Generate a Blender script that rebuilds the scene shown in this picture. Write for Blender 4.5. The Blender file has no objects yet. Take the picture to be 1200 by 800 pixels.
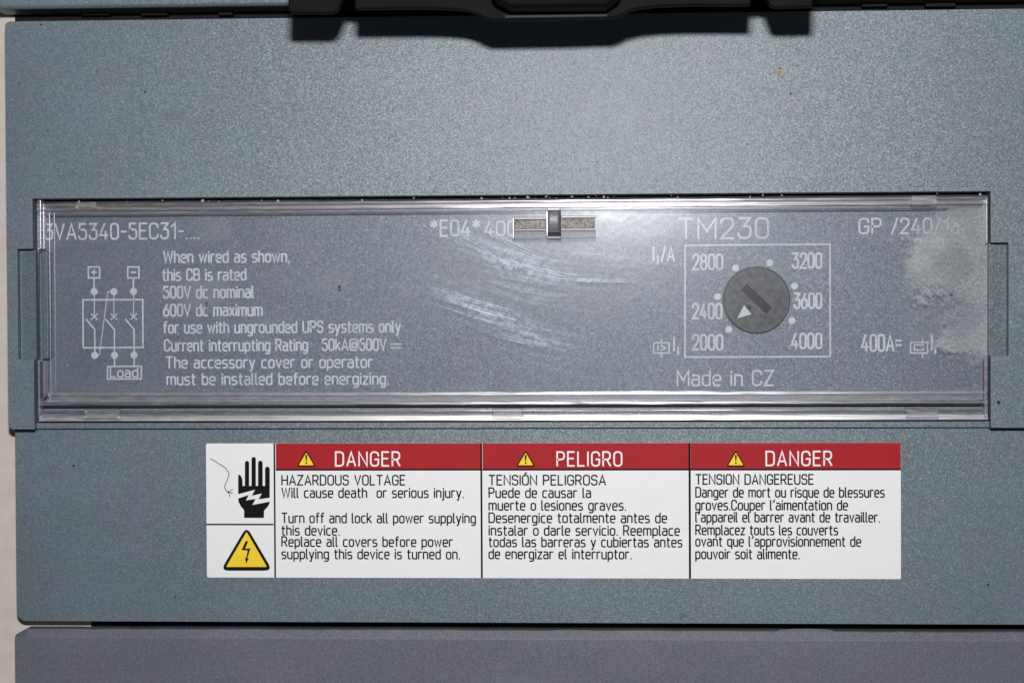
import bpy, bmesh, math, random
from mathutils import Vector, Matrix
random.seed(7)
SC = bpy.context.scene
COL = SC.collection

# ------------------------------------------------------------------ camera, world, light
PX = 0.00012                      # one photo pixel on the front face, metres
H = 0.0054                        # height of the breaker's front face above the beige panel it sits on
D = 2250 * PX                     # camera distance
YAW, PITCH, ROLL = math.atan(0.0515), math.radians(1.0), 0.00483
LENS = 36.0 * 2250 / 1200
tgt = Vector((0, 0, H))
dirv = Vector((math.tan(YAW), math.tan(PITCH), 1)).normalized()
cam_loc = tgt + dirv * D
zc = dirv
xc = Vector((0, 1, 0)).cross(zc).normalized()
yc = zc.cross(xc)
R0 = Matrix((xc, yc, zc)).transposed()
RM = R0 @ Matrix.Rotation(-ROLL, 3, 'Z')
cd = bpy.data.cameras.new('camera'); cam = bpy.data.objects.new('camera', cd); COL.objects.link(cam)
cam.matrix_world = Matrix.Translation(cam_loc) @ RM.to_4x4()
cd.lens = LENS; cd.sensor_width = 36; cd.sensor_fit = 'HORIZONTAL'
cd.clip_start = 0.005; cd.clip_end = 20
SC.camera = cam
SC.render.resolution_x = 1024; SC.render.resolution_y = 682

w = bpy.data.worlds.new('World'); SC.world = w; w.use_nodes = True
bg = w.node_tree.nodes['Background']
bg.inputs[0].default_value = (0.95, 0.97, 1.0, 1); bg.inputs[1].default_value = 0.06

fl = bpy.data.lights.new('camera_flash', 'AREA'); fl.shape = 'RECTANGLE'; fl.size = 0.018; fl.size_y = 0.010
fl.energy = 0.86; fl.color = (1.0, 0.985, 0.97)
flo = bpy.data.objects.new('camera_flash', fl); COL.objects.link(flo)
FL = Vector((cam_loc.x, cam_loc.y + 0.055, cam_loc.z))
flo.location = FL
flo.rotation_euler = (Vector((0.0, -0.012, H)) - FL).to_track_quat('-Z', 'Y').to_euler()

SC.view_settings.view_transform = 'Standard'; SC.view_settings.look = 'None'
SC.view_settings.exposure = 0.0; SC.view_settings.gamma = 1.0
SC.render.engine = 'CYCLES'
SC.cycles.transparent_max_bounces = 24
SC.cycles.max_bounces = 12

# ------------------------------------------------------------------ measuring helpers
def P(px, py, h=0.0):
    """where the sight line through a photo pixel meets the level h (mm above the front face)"""
    d = RM @ Vector(((px - 600) / 1200 * 36 / LENS, -(py - 400) / 1200 * 36 / LENS, -1))
    t = (H + h * .001 - cam_loc.z) / d.z
    p = cam_loc + d * t
    return p.x, p.y
def S(px, py, h):
    """the point at level h whose flash shadow falls on photo pixel (px, py) of the front face"""
    x, y = P(px, py, 0); z = h * .001
    t = z / (FL.z - H)
    return x + (FL.x - x) * t, y + (FL.y - y) * t
def Z(h): return H + h * .001

# ------------------------------------------------------------------ object helpers
def link(name, me, mat=None, parent=None, label=None):
    o = bpy.data.objects.new(name, me); COL.objects.link(o)
    if mat is not None: me.materials.append(mat)
    if parent is not None: o.parent = parent
    if label: o['label'] = label
    return o
def from_bm(name, bm, mat, parent=None, bevel=0, seg=2, smooth=False, label=None):
    bmesh.ops.recalc_face_normals(bm, faces=bm.faces)
    me = bpy.data.meshes.new(name); bm.to_mesh(me); bm.free()
    if smooth:
        for p in me.polygons: p.use_smooth = True
    o = link(name, me, mat, parent, label)
    if bevel:
        m = o.modifiers.new('bevel', 'BEVEL'); m.width = bevel * .001; m.segments = seg
        m.limit_method = 'ANGLE'; m.angle_limit = math.radians(35); m.harden_normals = False
    return o
def flat(name, verts, faces, mat, parent=None, label=None):
    me = bpy.data.meshes.new(name); me.from_pydata(verts, [], faces); me.update()
    return link(name, me, mat, parent, label)
def box(bm, x0, y0, x1, y1, z0, z1):
    x0, x1 = min(x0, x1), max(x0, x1); y0, y1 = min(y0, y1), max(y0, y1)
    v = [bm.verts.new(p) for p in ((x0,y0,z0),(x1,y0,z0),(x1,y1,z0),(x0,y1,z0),(x0,y0,z1),(x1,y0,z1),(x1,y1,z1),(x0,y1,z1))]
    for f in ((3,2,1,0),(4,5,6,7),(0,1,5,4),(1,2,6,5),(2,3,7,6),(3,0,4,7)): bm.faces.new([v[i] for i in f])
    return v
def pbox(bm, a, b, h0, h1, hp=None):
    """box between photo pixels a and b, measured at level hp (default its top h1)"""
    hp = h1 if hp is None else hp
    x0, y0 = P(*a, hp); x1, y1 = P(*b, hp)
    return box(bm, x0, y0, x1, y1, Z(h0), Z(h1))
def prism(bm, pts, z0, z1):
    lo = [bm.verts.new((x, y, z0)) for x, y in pts]; hi = [bm.verts.new((x, y, z1)) for x, y in pts]
    n = len(pts)
    bm.faces.new(hi); bm.faces.new(lo[::-1])
    for i in range(n):
        j = (i + 1) % n; bm.faces.new((lo[i], lo[j], hi[j], hi[i]))
    return lo, hi

# ------------------------------------------------------------------ materials
class NT:
    def __init__(s, name):
        s.m = bpy.data.materials.new(name); s.m.use_nodes = True; s.t = s.m.node_tree
        s.t.nodes.clear(); s.out = s.n('ShaderNodeOutputMaterial')
        s.tc = s.n('ShaderNodeTexCoord').outputs['Object']
    def n(s, ty, **k):
        x = s.t.nodes.new(ty)
        for a, b in k.items(): setattr(x, a, b)
        return x
    def l(s, a, b): s.t.links.new(a, b)
    def put(s, sock, v):
        if hasattr(v, 'node'): s.l(v, sock)
        elif v is not None: sock.default_value = v
    def math(s, op, a, b=None, c=None, clamp=False):
        x = s.n('ShaderNodeMath', operation=op, use_clamp=clamp)
        s.put(x.inputs[0], a); s.put(x.inputs[1], b); s.put(x.inputs[2], c)
        return x.outputs[0]
    def vmath(s, op, a, b=None, sc=None):
        x = s.n('ShaderNodeVectorMath', operation=op); s.put(x.inputs[0], a); s.put(x.inputs[1], b)
        if sc is not None: s.put(x.inputs['Scale'], sc)
        return x.outputs[0]
    def noise(s, scale, detail=3, rough=.5, vec=None, dist=0):
        x = s.n('ShaderNodeTexNoise'); s.l(vec or s.tc, x.inputs['Vector'])
        x.inputs['Scale'].default_value = scale; x.inputs['Detail'].default_value = detail
        x.inputs['Roughness'].default_value = rough; x.inputs['Distortion'].default_value = dist
        return x.outputs[0]
    def ramp(s, v, a, b, lo=0., hi=1.):
        x = s.n('ShaderNodeMapRange'); x.interpolation_type = 'SMOOTHSTEP'
        s.l(v, x.inputs[0]); x.inputs[1].default_value = a; x.inputs[2].default_value = b
        x.inputs[3].default_value = lo; x.inputs[4].default_value = hi
        return x.outputs[0]
    def mix(s, f, a, b):
        x = s.n('ShaderNodeMix', data_type='RGBA'); s.put(x.inputs[0], f); s.put(x.inputs[6], a); s.put(x.inputs[7], b)
        return x.outputs[2]
    def xyz(s):
        x = s.n('ShaderNodeSeparateXYZ'); s.l(s.tc, x.inputs[0]); return x.outputs
    def map(s, scale=(1,1,1), rot=0, loc=(0,0,0)):
        x = s.n('ShaderNodeMapping'); s.l(s.tc, x.inputs[0]); x.inputs['Scale'].default_value = scale
        x.inputs['Rotation'].default_value = (0, 0, rot); x.inputs['Location'].default_value = loc
        return x.outputs[0]
    def ell(s, px, py, rx, ry, h=0, ang=0.):
        """0 outside, rising to 1 at the centre of an ellipse given in photo pixels"""
        cx, cy = P(px, py, h); o = s.xyz()
        dx = s.math('SUBTRACT', o[0], cx); dy = s.math('SUBTRACT', o[1], cy)
        c, n_ = math.cos(ang), math.sin(ang)
        u = s.math('MULTIPLY', s.math('ADD', s.math('MULTIPLY', dx, c), s.math('MULTIPLY', dy, n_)), 1 / (rx * PX))
        v = s.math('MULTIPLY', s.math('SUBTRACT', s.math('MULTIPLY', dy, c), s.math('MULTIPLY', dx, n_)), 1 / (ry * PX))
        return s.math('SUBTRACT', 1., s.math('SQRT', s.math('ADD', s.math('MULTIPLY', u, u), s.math('MULTIPLY', v, v))))
    def done(s, sh): s.l(sh, s.out.inputs[0]); return s.m

def bsdf(t, col, rough=.5, spec=.5, normal=None, metal=0):
    b = t.n('ShaderNodeBsdfPrincipled')
    t.put(b.inputs['Base Color'], col); t.put(b.inputs['Roughness'], rough)
    b.inputs['Specular IOR Level'].default_value = spec; b.inputs['Metallic'].default_value = metal
    if normal is not None: t.l(normal, b.inputs['Normal'])
    return b

def grain_plastic(name, col, cell=0.125, amp=.36, rough=.28, spec=.55, glint=.014, var=.24, amp_base=.21):
    """moulded plastic with a spark-eroded grain full of tiny facets that glint in the flash"""
    t = NT(name)
    geo = t.n('ShaderNodeNewGeometry').outputs['Normal']
    vo = t.n('ShaderNodeTexVoronoi'); t.l(t.tc, vo.inputs['Vector']); vo.inputs['Scale'].default_value = 1000 / cell
    jit = t.vmath('SUBTRACT', vo.outputs['Color'], (.5, .5, .5))
    n1 = t.vmath('NORMALIZE', t.vmath('ADD', geo, t.vmath('SCALE', jit, sc=amp)))
    n2 = t.vmath('NORMALIZE', t.vmath('ADD', geo, t.vmath('SCALE', jit, sc=amp_base)))
    mot = t.ramp(t.noise(1000 / .35, 3, .6), .3, .7, 1 - var * .5, 1 + var * .5)
    big = t.math('MULTIPLY', t.ramp(t.noise(1000 / 30, 4, .6), .25, .75, .92, 1.08), t.ramp(t.noise(1, 5, .6, t.map(scale=(60, 260, 100), rot=.3)), .3, .7, .96, 1.03))
    hue = t.ramp(t.noise(1000 / 6, 2, .5), .3, .7)
    c = t.mix(hue, (col[0] * 1.05, col[1] * .98, col[2] * 1.0, 1), (col[0] * .95, col[1] * 1.02, col[2] * 1.0, 1))
    c = t.vmath('SCALE', c, sc=t.math('MULTIPLY', mot, big))
    a = bsdf(t, c, rough + .17, spec, n2)
    g = bsdf(t, (.54, .66, .72, 1), .38, .8, n1, metal=1)
    # only some of the cells are bright facets
    pick = t.n('ShaderNodeTexWhiteNoise', noise_dimensions='3D'); t.l(vo.outputs['Position'], pick.inputs['Vector'])
    f = t.math('MULTIPLY', t.math('POWER', pick.outputs['Value'], 2.0), glint)
    m = t.n('ShaderNodeMixShader'); t.l(f, m.inputs[0]); t.l(a.outputs[0], m.inputs[1]); t.l(g.outputs[0], m.inputs[2])
    return t.done(m.outputs[0])

M_cover = grain_plastic('blue_grey_grained_plastic', (.092, .126, .152))
M_term = grain_plastic('slate_grained_plastic', (.093, .098, .130), glint=.006, amp=.42, rough=.4)
M_plate = grain_plastic('rating_plate_grey', (.108, .125, .156), cell=.12, glint=.024)
M_pocket = grain_plastic('blue_grey_shaded_smooth_plastic', (.062, .092, .110), glint=.006, amp=.4)  # cover plastic with less glint, darkened to paint the shade of the recesses

def simple(name, col, rough=.5, spec=.5, bump=0, bscale=2000, var=0.0):
    t = NT(name)
    nrm = None
    if bump:
        b = t.n('ShaderNodeBump'); b.inputs['Strength'].default_value = bump; b.inputs['Distance'].default_value = .0001
        t.l(t.noise(bscale, 4, .6), b.inputs['Height']); nrm = b.outputs[0]
    c = col + (1,)
    if var:
        k = t.ramp(t.noise(1000 / 3, 5, .6), .3, .7, 1 - var, 1 + var)
        c = t.vmath('SCALE', c[:3], sc=k)
    return t.done(bsdf(t, c, rough, spec, nrm).outputs[0])

M_black = simple('black_handle_plastic', (.004, .004, .0045), .6, .06, .5, 2600, .25)
M_base = simple('black_housing_plastic', (.006, .006, .0065), .7, .15, .5, 1500, .25)
M_table = simple('beige_laminate', (.50, .455, .42), .7, .3, .25, 900, .05)
M_red = simple('red_print', (.33, .009, .015), .55, .15, .12, 4000, .05)
M_white = simple('white_label_film', (.72, .72, .735), .45, .35, .12, 3000, .015)
M_yellow = simple('yellow_print', (.80, .56, .03), .55, .15, .1, 3000, .05)
M_ink = simple('black_print', (.006, .006, .007), .7, .08)
M_inkgrey = simple('dark_grey_print', (.06, .06, .06), .55, .3, .1, 3000)
M_tongue = simple('grey_latch_plastic', (.13, .145, .155), .35, .5, .5, 3500, .2)
M_slot = simple('slot_shade_plastic', (.012, .012, .013), .6, .3, .4, 4000)  # near-black colour carries the shade of the slot
M_speck = simple('brown_dirt', (.10, .065, .03), .8, .2)
M_darkspeck = simple('dark_dirt', (.012, .012, .012), .8, .2)
M_dust = simple('pale_dust', (.45, .44, .42), .8, .2)

def dial_mat():
    t = NT('dusty_grey_dial'); n = t.ramp(t.noise(1000 / .9, 5, .65), .3, .7)
    c = t.mix(n, (.030, .032, .033, 1), (.092, .094, .093, 1))
    vo = t.noise(1000 / .25, 2, .6); b = t.n('ShaderNodeBump'); b.inputs['Strength'].default_value = .5; b.inputs['Distance'].default_value = .0001
    t.l(vo, b.inputs['Height'])
    return t.done(bsdf(t, c, .55, .4, b.outputs[0]).outputs[0])
M_dial = dial_mat()
M_dialrim = simple('worn_dial_rim', (.13, .133, .132), .5, .3, .4, 4000, .3)

def worn_print():
    """pale print, rubbed thin so that the grey grain shows through here and there"""
    t = NT('worn_pale_print')
    n = t.ramp(t.noise(1000 / .22, 3, .7), .28, .5)
    p = t.ramp(t.noise(1000 / 3.5, 3, .6), .30, .6, .84, 1.)
    a = t.math('MULTIPLY', t.math('MAXIMUM', n, .80), p)
    b = bsdf(t, (.62, .63, .63, 1), .6, .25)
    tr = t.n('ShaderNodeBsdfTransparent'); m = t.n('ShaderNodeMixShader')
    t.l(a, m.inputs[0]); t.l(tr.outputs[0], m.inputs[1]); t.l(b.outputs[0], m.inputs[2])
    return t.done(m.outputs[0])
M_print = worn_print()

def clear_mat(name, dirty=True, edge=.0, haze=.018, rough=.145):
    """clear polycarbonate: see-through, mirror-like by Fresnel, with a bloom of dust where it is soiled"""
    t = NT(name)
    fr = t.n('ShaderNodeFresnel'); fr.inputs[0].default_value = 1.5
    bmp = t.n('ShaderNodeBump'); bmp.inputs['Strength'].default_value = .12; bmp.inputs['Distance'].default_value = .0002
    t.l(t.noise(1000 / 6, 3, .6), bmp.inputs['Height'])
    gl = t.n('ShaderNodeBsdfGlossy'); gl.inputs['Roughness'].default_value = rough; gl.inputs['Color'].default_value = (.95, .95, 1, 1)
    t.l(bmp.outputs[0], gl.inputs['Normal'])
    tr = t.n('ShaderNodeBsdfTransparent'); tr.inputs[0].default_value = (.94, .95, .965, 1)
    m = t.n('ShaderNodeMixShader'); t.l(t.math('ADD', t.math('MULTIPLY', fr.outputs[0], .85), edge), m.inputs[0])
    t.l(tr.outputs[0], m.inputs[1]); t.l(gl.outputs[0], m.inputs[2])
    # dust bloom
    fine = t.ramp(t.noise(1000 / .3, 4, .7), .3, .75, .4, 1.5)
    hz = t.math('MULTIPLY', fine, haze)
    wide = t.math('MULTIPLY', t.ramp(t.noise(1000 / 9, 4, .6), .42, .75), haze * .9)
    hz = t.math('ADD', hz, wide)
    if dirty:
        ed = t.math('MULTIPLY', t.math('SUBTRACT', t.noise(1000 / 1.5, 6, .72), .5), 1.0)
        e = t.math('MAXIMUM', t.ell(1136, 300, 78, 64), t.ell(1155, 372, 58, 58))
        e = t.math('MAXIMUM', e, t.ell(1150, 258, 52, 34))
        e = t.math('MAXIMUM', e, t.ell(1082, 325, 24, 40))
        e = t.math('MAXIMUM', e, t.ell(1128, 402, 34, 14))
        right = t.ramp(t.math('ADD', e, ed), .0, .30)
        weak = t.math('MULTIPLY', t.ramp(t.math('ADD', t.ell(1088, 360, 52, 56), t.math('MULTIPLY', ed, .8)), .0, .5), .12)
        spots = t.math('MULTIPLY', t.ramp(t.ell(1090, 362, 50, 34), 0., .3), t.ramp(t.noise(1000 / .8, 3, .6), .46, .55))
        pat = t.math('MULTIPLY', t.ramp(t.noise(1000 / 5, 3, .6), .34, .66, .5, 1.15), 1.)
        tone = t.math('MULTIPLY', t.ramp(t.noise(1000 / .45, 6, .8), .3, .72, .08, .66), pat)
        right = t.math('MAXIMUM', right, t.math('MULTIPLY', weak, 2.))
        right = t.math('MULTIPLY', right, t.math('SUBTRACT', 1., t.math('MULTIPLY', spots, .9)))
        pale_crust = t.math('MULTIPLY', t.ramp(t.ell(1082, 292, 34, 34), 0., .8), .12)  # whitish crust in the dirt film
        tone = t.math('ADD', tone, pale_crust)
        hz = t.math('ADD', hz, t.math('MULTIPLY', right, tone))
        for (x, y, rx, ry, k) in ((232, 345, 60, 30, .10), (385, 335, 42, 26, .07), (600, 330, 170, 60, .07), (240, 268, 40, 24, .06), (1100, 285, 30, 20, .1), (560, 300, 90, 40, .05)):
            q = t.ramp(t.math('ADD', t.ell(x, y, rx, ry), t.math('MULTIPLY', t.math('SUBTRACT', t.noise(1000 / 3.1, 5, .7, t.map(loc=(x, y, 0))), .5), 1.6)), .05, .8)
            hz = t.math('ADD', hz, t.math('MULTIPLY', q, k))
    d = t.n('ShaderNodeBsdfDiffuse'); t.put(d.inputs[0], (.44, .46, .475, 1))
    m2 = t.n('ShaderNodeMixShader'); t.l(t.math('MINIMUM', hz, .8), m2.inputs[0]); t.l(m.outputs[0], m2.inputs[1]); t.l(d.outputs[0], m2.inputs[2])
    return t.done(m2.outputs[0])
M_clear = clear_mat('clear_scratched_plastic')
def rim_mat(name, rough, haze, trc=(.60, .60, .63, 1), g0=.0, g1=1.5):
    """thick clear plastic edge: looks into the dark slot behind it, glossy on its rounded ribs"""
    t = NT(name)
    fr = t.n('ShaderNodeFresnel'); fr.inputs[0].default_value = 1.6
    gl = t.n('ShaderNodeBsdfGlossy'); gl.inputs['Roughness'].default_value = rough; gl.inputs['Color'].default_value = (1, .97, 1, 1)
    b = t.n('ShaderNodeBump'); b.inputs['Strength'].default_value = .12; b.inputs['Distance'].default_value = .0001
    t.l(t.noise(1, 3, .6, t.map(scale=(150, 2500, 2500))), b.inputs['Height']); t.l(b.outputs[0], gl.inputs['Normal'])
    tr = t.n('ShaderNodeBsdfTransparent'); tr.inputs[0].default_value = trc
    m = t.n('ShaderNodeMixShader'); t.l(t.math('ADD', t.math('MULTIPLY', fr.outputs[0], g1), g0, clamp=True), m.inputs[0])
    t.l(tr.outputs[0], m.inputs[1]); t.l(gl.outputs[0], m.inputs[2])
    d = t.n('ShaderNodeBsdfDiffuse'); d.inputs[0].default_value = (.60, .61, .63, 1)
    hz = t.ramp(t.noise(1, 4, .65, t.map(scale=(400, 3000, 3000))), .3, .8, haze * .3, haze * 1.8)
    m2 = t.n('ShaderNodeMixShader'); t.l(hz, m2.inputs[0]); t.l(m.outputs[0], m2.inputs[1]); t.l(d.outputs[0], m2.inputs[2])
    return t.done(m2.outputs[0])
M_rim = rim_mat('clear_plastic_rim', .27, .13, (.84, .85, .88, 1), .02)
M_lip = rim_mat('highlit_clear_lip', .34, .26, (.80, .80, .84, 1), .05, 2.6)  # copy of the rim plastic, haze and gloss raised to paint its highlight brighter
M_ramp = rim_mat('smoky_clear_plastic', .5, .12, (.8, .82, .83, 1), 0, .35)
M_frost = rim_mat('frosted_plastic', .33, .17, (.82, .82, .83, 1), 0, .8)
def latch_dirt():
    t = NT('brown_dust_in_latch'); n = t.ramp(t.noise(1000 / .35, 5, .75), .35, .65); n2 = t.ramp(t.noise(1000 / .6, 4, .7, t.map(loc=(3, 5, 0))), .5, .7)
    c = t.mix(n, (.12, .105, .09, 1), (.36, .345, .33, 1)); c = t.mix(n2, c, (.07, .05, .04, 1))
    return t.done(bsdf(t, c, .6, .4).outputs[0])
M_latchdirt = latch_dirt()
def scratch_mat(name='fine_scratches', lo=.02, hi=.19):
    t = NT(name)
    n = t.ramp(t.noise(1000 / .8, 4, .7), .35, .65, lo, hi)
    d = bsdf(t, (.64, .75, .88, 1), .35, .5)
    tr = t.n('ShaderNodeBsdfTransparent'); m = t.n('ShaderNodeMixShader')
    t.l(n, m.inputs[0]); t.l(tr.outputs[0], m.inputs[1]); t.l(d.outputs[0], m.inputs[2])
    return t.done(m.outputs[0])
M_scratch = scratch_mat()
M_scuff = scratch_mat('soft_scuffs', .006, .050)

# ------------------------------------------------------------------ monoline lettering
q = .26; k = .17
G = {}
def g(ch, wd, *st): G[ch] = (wd, st)
C = 'C'
g('A', .56, [(0,0),(.28,1),(.56,0)], [(.1,.3),(.46,.3)])
g('B', .5, [C,(0,0),(.5,0,.22),(.5,.53,.22),(0,.53)], [(0,.53),(0,1),(.46,1,.2),(.46,.53,.2),(.2,.53)])
g('C', .5, [(.5,.72),(.5,1,q),(0,1,q),(0,0,q),(.5,0,q),(.5,.28)])
g('D', .52, [C,(0,0),(.52,0,q),(.52,1,q),(0,1)])
g('E', .44, [(.44,0),(0,0),(0,1),(.44,1)], [(0,.53),(.38,.53)])
g('G', .52, [(.52,.72),(.52,1,q),(0,1,q),(0,0,q),(.52,0,q),(.52,.47),(.28,.47)])
g('H', .52, [(0,0),(0,1)], [(.52,0),(.52,1)], [(0,.5),(.52,.5)])
g('I', .02, [(.01,0),(.01,1)])
g('L', .42, [(0,1),(0,0),(.42,0)])
g('M', .66, [(0,0),(0,1),(.33,.35),(.66,1),(.66,0)])
g('N', .54, [(0,0),(0,1),(.54,0),(.54,1)])
g('O', .52, [C,(0,0,q),(.52,0,q),(.52,1,q),(0,1,q)])
g('P', .48, [(0,0),(0,1),(.48,1,.24),(.48,.46,.24),(0,.46)])
g('R', .50, [(0,0),(0,1),(.48,1,.24),(.48,.46,.24),(0,.46)], [(.26,.46),(.5,0)])
g('S', .48, [(.47,.8),(.47,1,.22),(0,1,.24),(0,.53,.22),(.48,.53,.22),(.48,0,.24),(0,0,.22),(0,.2)])
g('T', .52, [(0,1),(.52,1)], [(.26,1),(.26,0)])
g('U', .52, [(0,1),(0,0,q),(.52,0,q),(.52,1)])
g('V', .54, [(0,1),(.27,0),(.54,1)])
g('W', .8, [(0,1),(.2,0),(.4,.95),(.6,0),(.8,1)])
g('Z', .5, [(0,1),(.5,1),(0,0),(.5,0)])
g('Ó', .52, [C,(0,0,q),(.52,0,q),(.52,1,q),(0,1,q)], [(.2,1.12),(.36,1.3)])
g('0', .46, [C,(0,0,.23),(.46,0,.23),(.46,1,.23),(0,1,.23)])
g('1', .24, [(0,.76),(.24,1),(.24,0)])
g('2', .46, [(0,.74),(0,1,.23),(.46,1,.23),(.46,.62,.15),(0,0),(.48,0)])
g('3', .46, [(.02,1),(.44,1),(.2,.6),(.46,.6,.2),(.46,0,.23),(0,0,.23),(0,.24)])
g('4', .5, [(.3,1),(0,.25),(.5,.25)], [(.36,.5),(.36,0)])
g('5', .46, [(.42,1),(.04,1),(.02,.5),(.03,.62,.05),(.46,.62,.23),(.46,0,.23),(0,0,.23),(0,.2)])
g('6', .46, [C,(0,0,.23),(.46,0,.23),(.46,.6,.23),(0,.6,.23)], [(.02,.38),(.08,.56),(.34,1)])
g('8', .46, [C,(0,0,.23),(.46,0,.23),(.46,.54,.2),(0,.54,.2)], [C,(.03,.54,.18),(.43,.54,.18),(.43,1,.2),(.03,1,.2)])
X = .70; r = .2
g('a', .42, [(.03,X,0),(.42,X,r),(.42,0)], [(.42,.42),(0,.42,.18),(0,0,.18),(.42,0,.18),(.42,.16)])
g('b', .43, [(0,1),(0,0)], [C,(0,0,.18),(.43,0,r),(.43,X,r),(0,X,.18)])
g('c', .38, [(.38,X),(0,X,r),(0,0,r),(.38,0)])
g('d', .43, [(.43,1),(.43,0)], [C,(0,0,r),(.43,0,.18),(.43,X,.18),(0,X,r)])
g('e', .42, [(0,.36),(.42,.36),(.42,X,r),(0,X,r),(0,0,r),(.38,0)])
g('f', .28, [(.1,0),(.1,1,.14),(.3,1)], [(0,X),(.28,X)])
g('g', .43, [(.43,X),(.43,-.26,.2),(.04,-.26)], [C,(0,0,r),(.43,0,.18),(.43,X,.18),(0,X,r)])
g('h', .42, [(0,1),(0,0)], [(0,X,.05),(.42,X,r),(.42,0)])
g('i', .02, [(.01,0),(.01,X)], [(.01,.87),(.01,.97)])
g('j', .06, [(.06,X),(.06,-.26,.1),(-.06,-.26)], [(.06,.87),(.06,.97)])
g('k', .4, [(0,1),(0,0)], [(.38,X),(0,.27)], [(.14,.4),(.42,0)])
g('l', .1, [(0,1),(0,0,.1),(.12,0)])
g('m', .7, [(0,0),(0,X)], [(0,X,.05),(.35,X,.16),(.35,0)], [(.35,.4),(.35,X,.16),(.7,X,.16),(.7,0)])
g('n', .42, [(0,0),(0,X)], [(0,X,.05),(.42,X,r),(.42,0)])
g('o', .43, [C,(0,0,r),(.43,0,r),(.43,X,r),(0,X,r)])
g('p', .43, [(0,X),(0,-.28)], [C,(0,0,.18),(.43,0,r),(.43,X,r),(0,X,.18)])
g('q', .43, [(.43,X),(.43,-.28)], [C,(0,0,r),(.43,0,.18),(.43,X,.18),(0,X,r)])
g('r', .28, [(0,0),(0,X)], [(0,X-.12,.05),(.06,X,.08),(.3,X)])
g('s', .38, [(.36,X),(0,X,.16),(0,.36,.15),(.38,.36,.15),(.38,0,.16),(0,0)])
g('t', .28, [(.1,.93),(.1,0,.12),(.28,0)], [(0,X),(.28,X)])
g('u', .42, [(0,X),(0,0,r),(.42,0,r)], [(.42,X),(.42,0)])
g('v', .42, [(0,X),(.21,0),(.42,X)])
g('w', .64, [(0,X),(.16,0),(.32,X-.04),(.48,0),(.64,X)])
g('x', .4, [(0,X),(.4,0)], [(.4,X),(0,0)])
g('y', .42, [(0,X),(.21,0)], [(.42,X),(.14,-.27),(.04,-.27)])
g('z', .38, [(0,X),(.38,X),(0,0),(.38,0)])
g('.', .04, [(0,0),(.05,0)])
g(',', .05, [(.05,.04),(0,-.13)])
g('-', .3, [(0,.47),(.3,.47)])
g('+', .4, [(0,.5),(.4,.5)], [(.2,.3),(.2,.7)])
g('=', .42, [(0,.64),(.42,.64)], [(0,.36),(.42,.36)])
g('/', .34, [(0,-.05),(.34,1.03)])
g('´', .1, [(0,.78),(.12,1.02)])
g('*', .4, [(.2,.55),(.2,1)], [(0,.66),(.4,.9)], [(0,.9),(.4,.66)])
g('@', .8, [(.62,.3),(.62,.68,.1),(.22,.68,.16),(.22,.24,.16),(.8,.24,.1),(.8,1,.35),(0,1,.35),(0,0,.35),(.7,0)])
g(' ', .22)

def round_path(pts, closed):
    out = []; n = len(pts)
    for i in range(n):
        p = pts[i]; rr = p[2] if len(p) > 2 else 0
        if (not closed and i in (0, n - 1)) or rr == 0: out.append((p[0], p[1])); continue
        a = Vector(pts[i - 1][:2]); b = Vector(p[:2]); c = Vector(pts[(i + 1) % n][:2])
        u = a - b; v = c - b
        if u.length < 1e-6 or v.length < 1e-6: out.append(tuple(b)); continue
        ang = u.angle(v)
        if ang > 3.1: out.append(tuple(b)); continue
        tl = min(rr / math.tan(ang / 2), u.length * .5 if (closed or i - 1 > 0) else u.length * .98, v.length * .5 if (closed or i + 1 < n - 1) else v.length * .98)
        s_ = b + u.normalized() * tl; e_ = b + v.normalized() * tl
        for j in range(6):
            t_ = j / 5
            out.append(tuple(s_ * (1 - t_) ** 2 + b * 2 * t_ * (1 - t_) + e_ * t_ ** 2))
    res = [out[0]]
    for p in out[1:]:
        if (Vector(p) - Vector(res[-1])).length > 1e-4: res.append(p)
    if closed and (Vector(res[0]) - Vector(res[-1])).length < 1e-4: res.pop()
    return res

def ribbon(vs, fs, pts, closed, wd, z, wd1=None):
    """flat stroke of width wd along pts (already in metres)"""
    n = len(pts); base = len(vs); h0 = wd / 2
    for i in range(n):
        p = Vector(pts[i])
        a = Vector(pts[i - 1]) if (i > 0 or closed) else None
        c = Vector(pts[(i + 1) % n]) if (i < n - 1 or closed) else None
        d1 = (p - a).normalized() if a is not None else None
        d2 = (c - p).normalized() if c is not None else None
        if d1 is None: d1 = d2; ext = -d2 * h0 * .5
        elif d2 is None: d2 = d1; ext = d1 * h0 * .5
        else: ext = Vector((0, 0))
        n1 = Vector((-d1.y, d1.x)); n2 = Vector((-d2.y, d2.x)); m = n1 + n2
        if m.length < .2: m = n1.copy(); s = 1
        else: m.normalize(); s = min(1 / max(m.dot(n1), .3), 2.2)
        hh = h0 if wd1 is None else (h0 * math.sin(math.pi * (i + .2) / (n - .6)))
        p = p + ext
        vs.append((*(p + m * hh * s), z)); vs.append((*(p - m * hh * s), z))
    m_ = n if closed else n - 1
    for i in range(m_):
        j = (i + 1) % n
        fs.append((base + 2 * i, base + 2 * i + 1, base + 2 * j + 1, base + 2 * j))

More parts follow.
